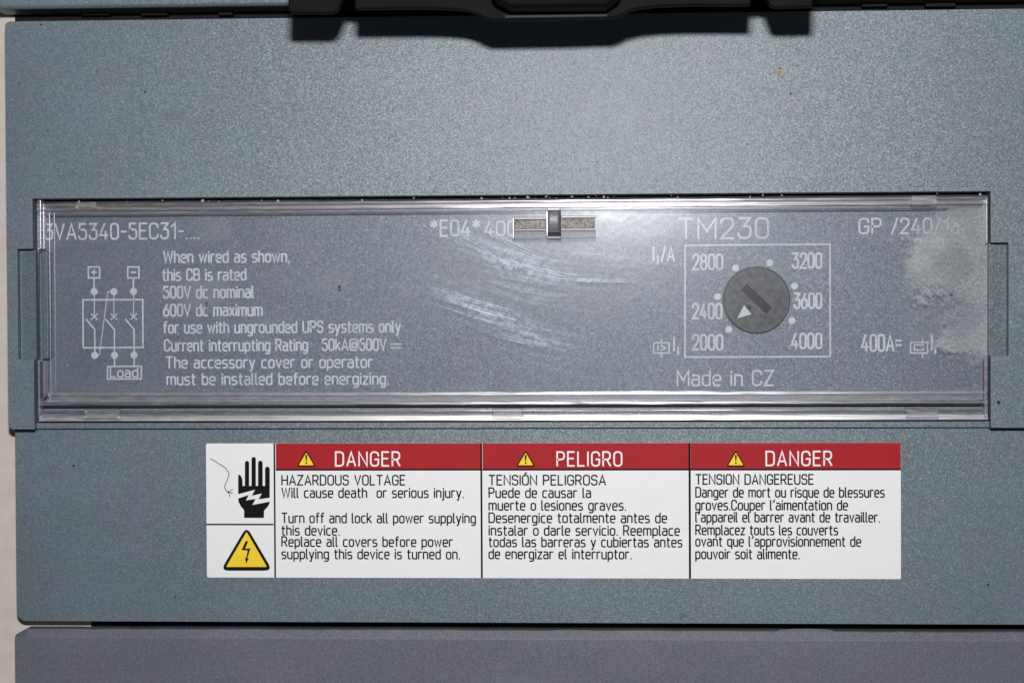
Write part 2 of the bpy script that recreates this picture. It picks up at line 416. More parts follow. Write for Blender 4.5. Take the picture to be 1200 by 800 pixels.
def text(name, s, px0, px1, base, cap, h, mat, parent, stroke=.1, lift=.03, gap=.21, italic=0, label=None):
    """one printed line: from photo x px0 to px1, baseline row, cap height in pixels, on level h"""
    x0, y0 = P(px0, base, h); x1, _ = P(px1, base, h); ch = cap * PX * (1 - h / 270)
    tot = 0
    for c in s: tot += G[c][0] + gap
    tot -= gap
    sx = (x1 - x0) / tot; vs = []; fs = []; u = 0; kk = 0
    for c in s:
        wd, st = G[c]
        for q_ in st:
            closed = q_[0] == 'C'; pts = q_[1:] if closed else q_
            rp = round_path([tuple(p) for p in pts], closed)
            mp = [(x0 + (u + a) * sx, y0 + b * ch) for a, b in rp]
            ribbon(vs, fs, mp, closed, stroke * ch, Z(h + lift) + (kk % 7) * 1.5e-6); kk += 1
        u += wd + gap
    fs = [f[::-1] for f in fs]
    return flat(name, vs, fs, mat, parent, label)
def line(vs, fs, pts, wd, h, lift=.03, closed=False, kk=0):
    ribbon(vs, fs, [P(x, y, h) for x, y in pts], closed, wd * PX, Z(h + lift) + kk * 1.5e-6)
def disc(vs, fs, px, py, rpx, h, lift=.03, n=20, kk=0):
    x, y = P(px, py, h); b = len(vs)
    for i in range(n):
        a = 2 * math.pi * i / n; vs.append((x + rpx * PX * math.cos(a), y + rpx * PX * math.sin(a), Z(h + lift) + kk * 1.5e-6))
    fs.append(tuple(range(b, b + n)))
def poly(vs, fs, pts, h, lift=.03, kk=0):
    b = len(vs)
    for x, y in pts: vs.append((*P(x, y, h), Z(h + lift) + kk * 1.5e-6))
    # keep it facing up
    a = sum(vs[b + i][0] * vs[b + (i + 1) % len(pts)][1] - vs[b + (i + 1) % len(pts)][0] * vs[b + i][1] for i in range(len(pts)))
    idx = tuple(range(b, b + len(pts))); fs.append(idx if a > 0 else idx[::-1])

# ================================================================== the setting
bm = bmesh.new(); box(bm, -.6, -.5, .6, .5, -.02, 0)
tb = from_bm('backing_panel', bm, M_table, bevel=1); tb['kind'] = 'structure'

# ================================================================== the breaker
CB = bpy.data.objects.new('circuit_breaker', None); COL.objects.link(CB)
CB['label'] = 'blue grey moulded circuit breaker with clear scratched window and red and white danger sticker'
CB['category'] = 'circuit breaker'
CB.empty_display_size = .02

def terrace(rects, bottom):
    """stepped solid from overlapping rectangles (x0,y0,x1,y1,z); later ones win; z None = nothing there"""
    xs = sorted({round(v, 7) for r_ in rects for v in (r_[0], r_[2])}); ys = sorted({round(v, 7) for r_ in rects for v in (r_[1], r_[3])})
    nx, ny = len(xs) - 1, len(ys) - 1; hgt = [[None] * ny for _ in range(nx)]
    for i in range(nx):
        for j in range(ny):
            cx, cy = (xs[i] + xs[i + 1]) / 2, (ys[j] + ys[j + 1]) / 2
            for r_ in rects:
                if r_[0] < cx < r_[2] and r_[1] < cy < r_[3]: hgt[i][j] = r_[4]
    bm = bmesh.new(); cache = {}
    zl = sorted({r_[4] for r_ in rects if r_[4] is not None} | {bottom})
    def V(x, y, z):
        k_ = (x, y, z)
        if k_ not in cache: cache[k_] = bm.verts.new(k_)
        return cache[k_]
    def hh(i, j): return hgt[i][j] if 0 <= i < nx and 0 <= j < ny else None
    for i in range(nx):
        for j in range(ny):
            z = hgt[i][j]
            if z is None: continue
            x0, x1, y0, y1 = xs[i], xs[i + 1], ys[j], ys[j + 1]
            bm.faces.new((V(x0,y0,z), V(x1,y0,z), V(x1,y1,z), V(x0,y1,z)))
            bm.faces.new((V(x0,y1,bottom), V(x1,y1,bottom), V(x1,y0,bottom), V(x0,y0,bottom)))
            for (di, dj, a, b) in ((1,0,(x1,y0),(x1,y1)), (-1,0,(x0,y1),(x0,y0)), (0,1,(x1,y1),(x0,y1)), (0,-1,(x0,y0),(x1,y0))):
                o = hh(i + di, j + dj); lo = bottom if o is None else o
                if lo < z:
                    seq = [t for t in zl if lo <= t <= z]
                    for s0, s1 in zip(seq, seq[1:]):
                        bm.faces.new((V(*a, s0), V(*b, s0), V(*b, s1), V(*a, s1)))
    bmesh.ops.remove_doubles(bm, verts=bm.verts, dist=1e-7)
    bmesh.ops.dissolve_limit(bm, angle_limit=.01, verts=bm.verts, edges=bm.edges)
    return bm
def R(a, b, h, hp=None):
    hp = h if hp is None else hp
    x0, y0 = P(*a, hp); x1, y1 = P(*b, hp)
    return (min(x0, x1), min(y0, y1), max(x0, x1), max(y0, y1), Z(h))

LOW = -2.2
oX0, oTop = P(5.5, 25.5, 0); oX1 = P(1290, 400, 0)[0]
yStep = P(600, 502, 0)[1]
wx0 = P(39, 370, 0)[0]; wx1 = P(1161, 360, 0)[0]; wy1 = P(600, 228.5, 0)[1]
yStrip = P(600, 494.5, -1.4)[1]
lx0 = P(18.5, 600, LOW)[0]; lx1 = P(1275, 600, LOW)[0]; lyb = P(600, 729.3, LOW)[1]
px0_ = P(20.5, 350, 0)[0]; px1_ = P(1182, 350, 0)[0]
pyt = P(600, 288, 0)[1]; pyb = P(600, 418.5, 0)[1]
rects = [(oX0, yStep, oX1, oTop, Z(0)),
         (lx0, lyb, lx1, yStep, Z(LOW)),
         (px0_, pyb, wx0, pyt, Z(-1.5)), (wx1, pyb, px1_, pyt, Z(-1.5)),
         (wx0, yStep, wx1, yStrip, Z(-1.4)),
         (wx0, yStrip, wx1, wy1, Z(-4.9)),
         (wx0, yStrip, wx1, P(600, 477.5, -2.9)[1], Z(-2.9))]
bm = terrace(rects, Z(-5.35))
# big rounding of the four outer corners of the two steps
def round_vertical(bm, pts, off, zmin=-1):
    es = []
    for e in bm.edges:
        a, b = e.verts[0].co, e.verts[1].co
        if abs(a.z - b.z) > 1e-5 and (a - b).xy.length < 1e-7:
            for (x, y) in pts:
                if abs(a.x - x) < 2e-6 and abs(a.y - y) < 2e-6: es.append(e)
    if es: bmesh.ops.bevel(bm, geom=es, offset=off, segments=5, profile=.5, affect='EDGES')
round_vertical(bm, [(oX0, yStep), (oX1, yStep), (oX0, oTop), (oX1, oTop)], .0008)
round_vertical(bm, [(lx0, lyb), (lx1, lyb)], .0014)
cover = from_bm('front_cover', bm, M_cover, CB, bevel=.16, seg=3)

for a_, b_ in ((px0_, wx0), (wx1, px1_)):
    bm = bmesh.new(); box(bm, a_ + .00015, pyb + .00015, b_ - .00001, pyt - .00015, Z(-1.52), Z(-1.42)); from_bm('finger_recess', bm, M_pocket, cover)  # thin insert whose darker colour stands in for recess shade
# rear body under the covers, black inside the joints
bm = bmesh.new()
x0 = P(107, 735, -5.4)[0]; x1 = P(1270, 400, -5.4)[0]
yb = P(600, 1100, 0)[1]
box(bm, x0, P(600, 640, -5.4)[1], x1, yb, .00001, Z(-5.37))
bt = P(600, -150, 0)[1]
a = [P(-14, 8, -5.4), P(6, 14, -5.4), P(17.5, 19.5, -5.4)]
prism(bm, [(P(30, 640, -5.4)[0], P(600, 640, -5.4)[1] + .0002), (x1, P(600, 640, -5.4)[1] + .0002), (x1, bt), (P(-14, 8, -5.4)[0], bt), a[0], a[1], a[2]], 0.00002, Z(-5.36))
from_bm('rear_housing', bm, M_base, CB, bevel=.1, seg=1)
# ribs standing in the upper joint
for i, (u0, u1) in enumerate(((95, 128), (165, 196), (256, 272), (1010, 1040), (1085, 1120))):
    bm = bmesh.new(); yy = 17 if u0 < 600 else 7
    pbox(bm, (u0, yy - 9), (u1, yy + 1), -5.35, -3.6)
    from_bm('joint_rib', bm, M_base, CB, bevel=.1)

# upper housing with the operating handle
upY = P(600, 3.0, 1.0)[1]
hxL = P(345, 0, 1)[0]; hxR = P(952, 0, 1)[0]; ux0 = P(-12, 0, 1)[0]; ux1 = P(1290, 0, 1)[0]
for a_, b_ in ((ux0, hxL), (hxR, ux1)):
    bm = bmesh.new(); box(bm, a_, upY, b_, bt, Z(-5.2), Z(1.0)); from_bm('upper_cover', bm, M_cover, CB, bevel=.7, seg=4)
bm = bmesh.new()
box(bm, hxL, P(600, 9, 1)[1], hxR, bt, Z(-5.2), Z(.6))
from_bm('handle_well', bm, M_base, CB, bevel=.3, seg=3)

HP = 19.0
def curve(p0, p1, n=8):
    return [(p0[0] + (p1[0] - p0[0]) * i / n, p0[1] + (p1[1] - p0[1]) * (.5 - .5 * math.cos(math.pi * i / n))) for i in range(n + 1)]
bar = [(338, -60), (338, 49), (343, 50.5), (390, 50.5), (396, 47), (404, 28), (415.5, 27), (415.5, 45.5)] + [(470, 45)] + \
      [(500, 45), (525, 45.6), (545, 47.4), (558, 50.5), (568, 56), (575, 59)] + [(655, 58), (720, 56), (728, 53), (738, 48), (752, 44.8), (775, 42.6), (805, 41.6), (880, 41.5), (880.5, 22), (895, 21.5), (902, 42), (908, 44.5), (950, 43.5), (953, 42), (954, -60)]
bm = bmesh.new(); prism(bm, [S(x, y, HP) for x, y in bar], Z(HP - 1.6), Z(HP))
from_bm('handle_guard', bm, M_black, CB, bevel=.25, seg=2)
bm = bmesh.new(); prism(bm, [S(x, y, HP) for x, y in ((578, -60), (578, 40), (600, 51), (710, 50), (728, 38), (728, -60))], Z(HP + .02), Z(HP + 5))
hg = from_bm('toggle_handle', bm, M_black, CB, bevel=.8, seg=3)
bm = bmesh.new(); x0, y0 = S(592, 53, HP); x1, y1 = S(712, 55.5, HP)
box(bm, x0, y1, x1, y0, Z(HP - 1.2), Z(HP + .3)); from_bm('handle_edge_highlight', bm, simple('grey_edge_highlight', (.02, .022, .023), .55, .15), hg, bevel=.1)  # lighter grey strip painted in as the highlight along the handle's lower edge

# terminal cover below the joint, thin plate with a wide chamfer and a ragged moulding edge
TC = -3.0
bm = bmesh.new()
tx0 = P(17.5, 760, TC)[0]; tx1 = P(1275, 760, TC)[0]; ty = P(600, 738.3, TC)[1]; ybt = P(600, 1000, TC)[1]
pr = [(ybt, TC - 2.3), (ty + .0, TC - 2.3), (ty, TC - .75), (ty - .00012, TC - .5), (P(600, 747.5, TC)[1], TC - .03), (P(600, 749, TC)[1], TC), (ybt, TC)]
n = 90; rows = []
rnd = random.Random(3)
jit = [0.0]
for i in range(n): jit.append(max(-1, min(1, jit[-1] * .8 + rnd.uniform(-.5, .5))))
for i in range(n + 1):
    x = tx0 + (tx1 - tx0) * i / n; row = []
    cut = .0009 * max(0, 1 - (x - tx0) / .0012) if i < 2 else 0
    for j_, (y, hh) in enumerate(pr):
        yy = y
        if j_ in (1, 2, 3): yy = y + jit[i] * .00007 - cut
        row.append(bm.verts.new((x, yy, Z(hh))))
    rows.append(row)
m_ = len(pr)
for i in range(n):
    for j in range(m_):
        a_, b_ = rows[i], rows[i + 1]; bm.faces.new((a_[j], a_[(j + 1) % m_], b_[(j + 1) % m_], b_[j]))
bm.faces.new(rows[0]); bm.faces.new(rows[-1][::-1])
tcv = from_bm('terminal_cover', bm, M_term, CB)
# moulding flash along both lips of the joint
def sliver(pts, h, th, mat, parent, name):
    bm = bmesh.new(); prism(bm, [P(x, y, h) for x, y in pts], Z(h - th), Z(h)); return from_bm(name, bm, mat, parent)
for c0, c1, hgt in ((95, 172, 2.2), (905, 982, 2.4), (378, 402, 1.6), (240, 300, 1.0), (640, 700, 1.2)):
    pts = [(c0, 741.5)]; m = 9
    for i in range(1, m): pts.append((c0 + (c1 - c0) * i / m, 738.2 - hgt * math.sin(math.pi * i / m) * rnd.uniform(.55, 1)))
    pts.append((c1, 741.5))
    sliver(pts, TC - .5, .25, M_term, tcv, 'moulding_burr')
for c0, c1, hgt in ((798, 808, 1.5), (1078, 1086, 2.4), (860, 866, 1.4)):
    pts = [(c0, 727.5), (c0 + 1, 728.9 + hgt), (c1 - 1.5, 729 + hgt * .8), (c1, 727.5)]
    sliver(pts, LOW - .2, .3, M_cover, cover, 'moulding_burr')
sliver([(797.5, 719.5), (801, 718.6), (806, 720), (805, 722.2), (800, 722.4), (799.5, 727), (797.5, 727)], LOW + .12, .3, M_pocket, cover, 'moulding_burr')

# ------------------------------------------------------------------ rating plate and its print
PL = -3.4
bm = bmesh.new(); pbox(bm, (43, 236), (1158.5, 475), -4.85, PL)
plate = from_bm('rating_plate', bm, M_plate, CB, bevel=.08, seg=1)
def pt(s, x0, x1, base, cap, **kw):
    kw['stroke'] = kw.get('stroke', .12) * 1.18
    return text('text_line', s, x0, x1, base, cap, PL, M_print, plate, **kw)
pt('3VA5340-5EC31-....', 53, 233, 280.5, 18, stroke=.105)
pt('When wired as shown,', 192, 339, 307.5, 13, stroke=.14)
pt('this CB is rated', 191, 288, 328.5, 13, stroke=.14)
pt('500V dc nominal', 192, 297, 349, 13.3, stroke=.14)
pt('600V dc maximum', 192, 307, 370, 13.3, stroke=.14)
pt('for use with ungrounded UPS systems only', 192, 469, 390, 13, stroke=.13)
pt('Current interrupting Rating   50kA@500V', 193, 452, 411, 13, stroke=.13)
pt('The accessory cover or operator', 195, 436, 431, 13, stroke=.13)
pt('must be installed before energizing.', 196, 455, 450.5, 13, stroke=.13)
vs, fs = [], []
line(vs, fs, [(458, 403), (470, 403)], 1.7, PL); line(vs, fs, [(458, 407.5), (461, 407.5)], 1.7, PL); line(vs, fs, [(462.5, 407.5), (465.5, 407.5)], 1.7, PL); line(vs, fs, [(467, 407.5), (470, 407.5)], 1.7, PL)
flat('direct_current_mark', vs, [f[::-1] for f in fs], M_print, plate)
pt('*E04*', 505, 562, 276.5, 18, stroke=.12)
pt('400A', 568, 620, 276, 16.5, stroke=.1)
pt('TM230', 796, 900, 279.5, 23, stroke=.095)
pt('I', 765.4, 766.2, 306, 16.5, stroke=.13); pt('i', 770.6, 771.2, 309.5, 10, stroke=.19); pt('/A', 775, 790, 306, 16.5, stroke=.12)
for s, x0, x1, b in (('2800', 812, 846.5, 315.5), ('3200', 929, 962.5, 314), ('2400', 812, 845.5, 373), ('3600', 931, 962.5, 361), ('2000', 812, 846.5, 409.5), ('4000', 928, 962.5, 408)):
    pt(s, x0, x1, b, 17, stroke=.125)
pt('Made in CZ', 794, 906, 451.5, 17, stroke=.11)
pt('GP', 1007, 1032, 273.5, 17, stroke=.115); pt('/240/1a', 1045, 1123, 273.5, 17, stroke=.115, gap=.2)
pt('2/40', 1073, 1105, 291, 11, stroke=.14)
pt('400A=', 1010, 1056, 411, 18.5, stroke=.115)
pt('I', 789.5, 790.3, 411, 16, stroke=.12); pt('i', 794.4, 795, 415, 9, stroke=.2)
pt('I', 1091.6, 1092.4, 410, 17, stroke=.13); pt('r', 1096, 1099.5, 414, 12, stroke=.18)
vs, fs = [], []
bx = [(802.8, 287.5), (972.6, 286.2), (973, 417.6), (802.6, 418.4)]
ribbon(vs, fs, [P(x, y, PL) for x, y in bx], True, 1.9 * PX, Z(PL + .03))
flat('scale_frame', vs, [f[::-1] for f in fs], M_print, plate)
for (x, y) in ((862, 314), (902, 308), (931, 335), (928, 375.5), (854, 386), (841, 347.5)):
    vs, fs = [], []; disc(vs, fs, x, y, 4.1, PL); flat('scale_dot', vs, fs, M_print, plate)
def sym(x0, y0, x1, y1, second):
    vs, fs = [], []
    line(vs, fs, [(x0, y0), (x1, y0), (x1, y1), (x0, y1)], 1.6, PL, closed=True)
    mx = (x0 + x1) / 2
    line(vs, fs, [(mx + (4 if second else 0), y0 - 4), (mx + (4 if second else 0), y0)], 1.6, PL, kk=1); line(vs, fs, [(mx + (4 if second else 0), y1), (mx + (4 if second else 0), y1 + 5)], 1.6, PL, kk=2)
    if second: line(vs, fs, [(x1 - 4.5, y0 + 3), (x0 + 4.5, y0 + 3), (x0 + 4.5, y1 - 3.5), (x1 - 4.5, y1 - 3.5), (x1 - 4.5, y0 + 7)], 1.5, PL, kk=3)
    else:
        line(vs, fs, [(x0 + 5, y0 + 3.2), (x0 + 5, y1 - 3.2)], 1.5, PL, kk=3)
        line(vs, fs, [(x0 + 8.5, y0 + 3.2), (x0 + 14, (y0 + y1) / 2), (x0 + 8.5, y1 - 3.2)], 1.5, PL, kk=4)
    flat('relay_symbol', vs, [f[::-1] for f in fs], M_print, plate)
sym(766, 401.5, 784, 413.5, False); sym(1067, 401, 1087, 413.5, True)
# wiring diagram
vs, fs = [], []; kk = 0
def dl(pts, wd=1.6, closed=False):
    global kk
    line(vs, fs, pts, wd, PL, closed=closed, kk=kk % 9); kk += 1
for bx_ in (110.2, 156.3): dl([(bx_ - 6.6, 312.8), (bx_ + 6.6, 312.8), (bx_ + 6.6, 325.6), (bx_ - 6.6, 325.6)], 1.8, True)
dl([(107.2, 319), (113.2, 319)], 1.7); dl([(110.2, 316), (110.2, 322)], 1.7); dl([(153.5, 319), (159, 319)], 1.9)
dl([(110.3, 326.5), (110.3, 338)], 1.9); dl([(156.4, 326.5), (156.4, 338)], 1.9)
dl([(97.3, 351.3), (167.3, 351), (167.6, 407), (97.6, 407.3)], 1.8, True)
for x in (110.6, 133.6, 156.7):
    dl([(x, 345), (x, 370)], 1.1); dl([(x - 3.8, 367.5), (x + 3.8, 374.5)], 1.3); dl([(x + 3.8, 367.5), (x - 3.8, 374.5)], 1.3)
    dl([(x - 9.6, 374), (x + .5, 386), (x + .6, 412)], 1.7)
dl([(129.5, 341.6), (126.3, 342), (116.6, 415.5), (113, 416.3)], 1.0)
dl([(134.2, 420), (134.2, 429)], 1.8); dl([(157.2, 420), (157.2, 429)], 1.8)
dl([(126.2, 429.3), (165.8, 429), (165.6, 443.8), (126, 444)], 1.8, True)
wd_ = flat('wiring_diagram', vs, [f[::-1] for f in fs], M_print, plate)
for x, y in ((110.5, 341.6), (133.6, 341.6), (156.6, 341.5), (111.1, 416.2), (134.3, 416.1), (157.2, 416)):
    vs, fs = [], []; disc(vs, fs, x, y, 4.3, PL, lift=.05); flat('terminal_dot', vs, fs, M_print, plate)
pt('Load', 129.5, 161.5, 441.6, 10.5, stroke=.15)

# adjustment dial: a low disc in a ring groove with a slot cut into it
dcx, dcy = P(887, 352, PL + .4); rd = 38.5 * PX
bm = bmesh.new(); N = 64
ca, sa = math.cos(math.radians(-44)), math.sin(math.radians(-44))
def loc(u, v): return (dcx + u * ca - v * sa, dcy + u * sa + v * ca)
ztop = Z(PL + .5); zb = Z(PL + .02)
L_, W_ = 20.5 * PX, 5 * PX
ring = [bm.verts.new((dcx + rd * math.cos(2 * math.pi * i / N), dcy + rd * math.sin(2 * math.pi * i / N), zb)) for i in range(N)]
rt = [bm.verts.new((dcx + rd * math.cos(2 * math.pi * i / N), dcy + rd * math.sin(2 * math.pi * i / N), ztop - .00012)) for i in range(N)]
rt2 = [bm.verts.new((dcx + (rd - .00018) * math.cos(2 * math.pi * i / N), dcy + (rd - .00018) * math.sin(2 * math.pi * i / N), ztop)) for i in range(N)]
for i in range(N):
    j = (i + 1) % N; bm.faces.new((ring[i], ring[j], rt[j], rt[i])); bm.faces.new((rt[i], rt[j], rt2[j], rt2[i]))
sl = [loc(*p) for p in ((-L_, -W_), (L_, -W_), (L_, W_), (-L_, W_))]
off = 3 * PX; sl = [(x - 0.2 * off, y + off * .6) for x, y in sl]
st_ = [bm.verts.new((x, y, ztop)) for x, y in sl]; sb_ = [bm.verts.new((x, y, zb + .00003)) for x, y in sl]
es = [bm.edges.new((rt2[i], rt2[(i + 1) % N])) if not bm.edges.get((rt2[i], rt2[(i + 1) % N])) else bm.edges.get((rt2[i], rt2[(i + 1) % N])) for i in range(N)]
es += [bm.edges.new((st_[i], st_[(i + 1) % 4])) for i in range(4)]
bmesh.ops.triangle_fill(bm, use_beauty=True, use_dissolve=False, edges=es)
for i in range(4):
    j = (i + 1) % 4; bm.faces.new((st_[i], st_[j], sb_[j], sb_[i]))
dial = from_bm('adjustment_dial', bm, M_dial, CB)
fl_ = [(*p, zb + .00004) for p in sl]
flat('slot_floor', fl_, [(0, 1, 2, 3)], M_slot, dial)  # floor coloured dark in place of a deeper, shaded slot
DH = PL + .5
vs, fs = [], []; poly(vs, fs, [(872, 357.5), (880.5, 368), (864, 373)], DH, .02); flat('pointer_arrow', vs, fs, simple('pale_pointer_print', (.5, .5, .5), .5), dial)
vs, fs = [], []; disc(vs, fs, 877.5, 360.5, 3.4, DH, .012); flat('pivot_hole', vs, fs, M_slot, dial)
# dark ring groove round the dial
vs, fs = [], []; NN = 72
for i in range(NN):
    a_ = 2 * math.pi * i / NN
    for rr in (rd + .4 * PX, rd + (1.3 + .5 * math.cos(a_ - 2.4)) * PX): vs.append((dcx + rr * math.cos(a_), dcy + rr * math.sin(a_), Z(PL + .015)))
for i in range(NN):
    j = (i + 1) % NN; fs.append((2 * i, 2 * i + 1, 2 * j + 1, 2 * j))
flat('dial_groove', vs, fs, M_slot, dial)
vs, fs = [], []
for i in range(NN):
    a_ = 2 * math.pi * i / NN
    for rr in (rd - 2.2 * PX, rd - 1.5 * PX): vs.append((dcx + rr * math.cos(a_), dcy + rr * math.sin(a_), ztop + .000006))
for i in range(NN):
    j = (i + 1) % NN; fs.append((2 * i, 2 * i + 1, 2 * j + 1, 2 * j))
flat('dial_rim', vs, fs, M_dialrim, dial)

# ------------------------------------------------------------------ clear cover
CT = -.9                                       # upper surface of the clear sheet
CC = bpy.data.objects.new('clear_cover', None); COL.objects.link(CC); CC.parent = CB; CC.empty_display_size = .01
CC['label'] = 'clear scratched window cover'
yA = P(600, 247, CT)[1]; yB = P(600, 459, CT)[1]; cx0 = P(44.5, 360, CT)[0]; cx1 = P(1157.5, 360, CT)[0]
bm = bmesh.new(); box(bm, cx0, yB, cx1, yA, Z(CT - .9), Z(CT)); from_bm('window_pane', bm, M_clear, CC, bevel=.06, seg=1)
def rim_bar(prof, xa, xb, mat, name='rim', seg=40, wob=0.006):
    """clear bar running left-right whose upper surface follows prof = [(photo row, level)...]"""
    bm = bmesh.new(); rows = []
    low = min(h_ for _, h_ in prof) - .5
    pts = [(P(600, y_, h_)[1], h_) for y_, h_ in prof]
    pts = pts + [(pts[-1][0], low), (pts[0][0], low)]
    for i in range(seg + 1):
        x = xa + (xb - xa) * i / seg
        rows.append([bm.verts.new((x, y_, Z(h_ + (rnd.uniform(-wob, wob) if j < len(prof) else 0)))) for j, (y_, h_) in enumerate(pts)])
    m_ = len(pts)
    for i in range(seg):
        for j in range(m_): bm.faces.new((rows[i][j], rows[i][(j + 1) % m_], rows[i + 1][(j + 1) % m_], rows[i + 1][j]))
    bm.faces.new(rows[0]); bm.faces.new(rows[-1][::-1])
    return from_bm(name, bm, mat, CC)
def ridge(y0, y1, low, top, mid, spread=13., n=6):
    """a rounded rib: steep flanks and a crown whose slope runs through `mid` degrees (rising down the picture)"""
    o = [(y0, low)]; h_ = top; st = (y1 - y0 - .5) / n
    for i in range(n + 1):
        sl_ = math.radians(mid + spread * (1 - 2 * i / n))
        o.append((y0 + .25 + st * i, h_)); h_ += math.tan(sl_) * st * .12
    o.append((y1, low)); return o
rim_bar([(232.5, -2.0)] + ridge(234.5, 238.5, -1.2, -.6, -4) + [(238.7, -1.6), (240.6, -1.6)] + ridge(240.8, 243.6, -1.2, -.55, 3, 6) + [(243.8, -1.1), (247.3, -1.2), (247.8, -1.9)], cx0, cx1, M_rim)
rim_bar(ridge(458.8, 462.8, -1.2, -.8, 8, 9) + [(463.0, -1.2), (469.4, -1.25)], cx0 + .0014, cx1 - .0002, M_rim)
rim_bar(ridge(470.0, 473.6, -1.6, -.75, 8, 9) + [(474, -3.0)], cx0, cx1, M_rim)
rim_bar(ridge(479.6, 482.2, -1.9, -1.1, 4, 16) + [(482.6, -1.9), (485.6, -2.0)], cx0, cx1, M_rim)
rim_bar(ridge(486.0, 492.6, -2.2, -.95, 9, 5, 8) + [(492.7, -2.6)], cx0, cx1, M_lip)
def vbar(xa, xb, ya, yb, h0, h1, mat=M_rim, name='rim', bev=.12):
    bm = bmesh.new(); pbox(bm, (xa, ya), (xb, yb), h0, h1); return from_bm(name, bm, mat, CC, bevel=bev, seg=3)
vbar(43, 48.5, 234, 292, -2.6, -.55); vbar(50, 52, 238, 292, -1.6, -.8); vbar(43.5, 47, 422.5, 490, -2.6, -.5); vbar(50.2, 52.2, 423, 466, -3.2, -.8)
vbar(58, 59.2, 249, 462, CT, CT + .14, bev=.05)
vbar(64, 64.8, 249, 459, CT, CT + .07, bev=.03)
vbar(1153.6, 1157.8, 418, 489, -2.6, -.45, M_frost); vbar(1150.5, 1151.8, 418, 468, -3, -.8)
vbar(1155.4, 1158, 232, 285, -2.6, -.5)
vbar(49, 56.5, 294, 420, -3, CT + .1, M_pocket, 'side_tab', .1)
# small frosted blocks on the rims
for (xa, ya, xb, yb) in ((99, 480, 138, 490.5), (577, 478.4, 613, 490.5), (1062, 478.5, 1099, 489.8), (88, 236.5, 112, 244.5), (1068, 229, 1098, 240)):
    bm = bmesh.new(); pbox(bm, (xa, ya), (xb, yb), -2, -.42); from_bm('snap_block', bm, M_frost, CC, bevel=.12, seg=2)
vbar(136.5, 138.5, 479.5, 490, -2, -.5, M_rim, 'snap_edge', .05)
vbar(98, 100.5, 480, 490, -2, -.5, M_rim, 'snap_edge', .05)
vbar(1098, 1100.6, 479.5, 489.5, -2, -.5, M_rim, 'snap_edge', .05)

# sealing latch in the middle of the upper rim
def LB(a, b, h0, h1, mat, name, bev=.08, par=CC, hp=None):
    bm = bmesh.new(); pbox(bm, a, b, h0, h1, hp); return from_bm(name, bm, mat, par, bevel=bev, seg=2)
LB((602.5, 254.5), (640, 257), -1.5, -.15, M_frost, 'latch_frame'); LB((657.5, 252.5), (698, 255), -1.5, -.15, M_frost, 'latch_frame')
LB((603, 257.2), (639.5, 268), -1.6, -.78, M_latchdirt, 'latch_floor'); LB((658, 255.2), (697, 267.5), -1.6, -.78, M_latchdirt, 'latch_floor')
LB((602.5, 268.2), (640, 270), -1.5, -.4, M_frost, 'latch_frame', .05); LB((657.5, 267.8), (698, 269.6), -1.5, -.4, M_frost, 'latch_frame', .05)
LB((602.5, 270.2), (640, 279.6), -1.5, -.62, M_ramp, 'latch_ramp'); LB((657.5, 269.8), (698, 278.8), -1.5, -.62, M_ramp, 'latch_ramp')
LB((600.5, 254.5), (602.3, 279.6), -1.5, -.5, M_rim, 'latch_frame', .05)
LB((640.6, 272.5), (657, 276.6), -2.0, -.86, M_slot, 'latch_slot', .02)
LB((640.2, 277), (657.5, 279.4), -1.6, -.2, M_frost, 'latch_frame', .08)
LB((641, 243), (656.5, 246.8), -1.6, -.1, M_frost, 'latch_frame', .1)
LB((640.2, 247), (642, 276.6), -1.6, -.3, M_rim, 'latch_frame', .05); LB((655.6, 247), (657.2, 276.6), -1.6, -.3, M_slot, 'latch_frame', .05)
bm = bmesh.new()
xa = P(642.3, 260, .2)[0]; xb = P(655.2, 260, .2)[0]; rows = []
for i in range(13):
    t_ = i / 12; y_ = 246.6 + 26.2 * t_; hh = -.25 + .62 * math.sin(math.pi * min(t_ * 1.08, 1)) ** .45
    yy = P(600, y_, 0)[1]
    rows.append([bm.verts.new((xa, yy, Z(-1.2))), bm.verts.new((xa, yy, Z(hh - .18))), bm.verts.new((xa + .00022, yy, Z(hh))), bm.verts.new((xb - .00022, yy, Z(hh))), bm.verts.new((xb, yy, Z(hh - .18))), bm.verts.new((xb, yy, Z(-1.2)))])
for i in range(12):
    for j in range(5): bm.faces.new((rows[i][j], rows[i][j + 1], rows[i + 1][j + 1], rows[i + 1][j]))
bm.faces.new(rows[0]); bm.faces.new(rows[-1][::-1])
from_bm('latch_tongue', bm, M_tongue, CC)

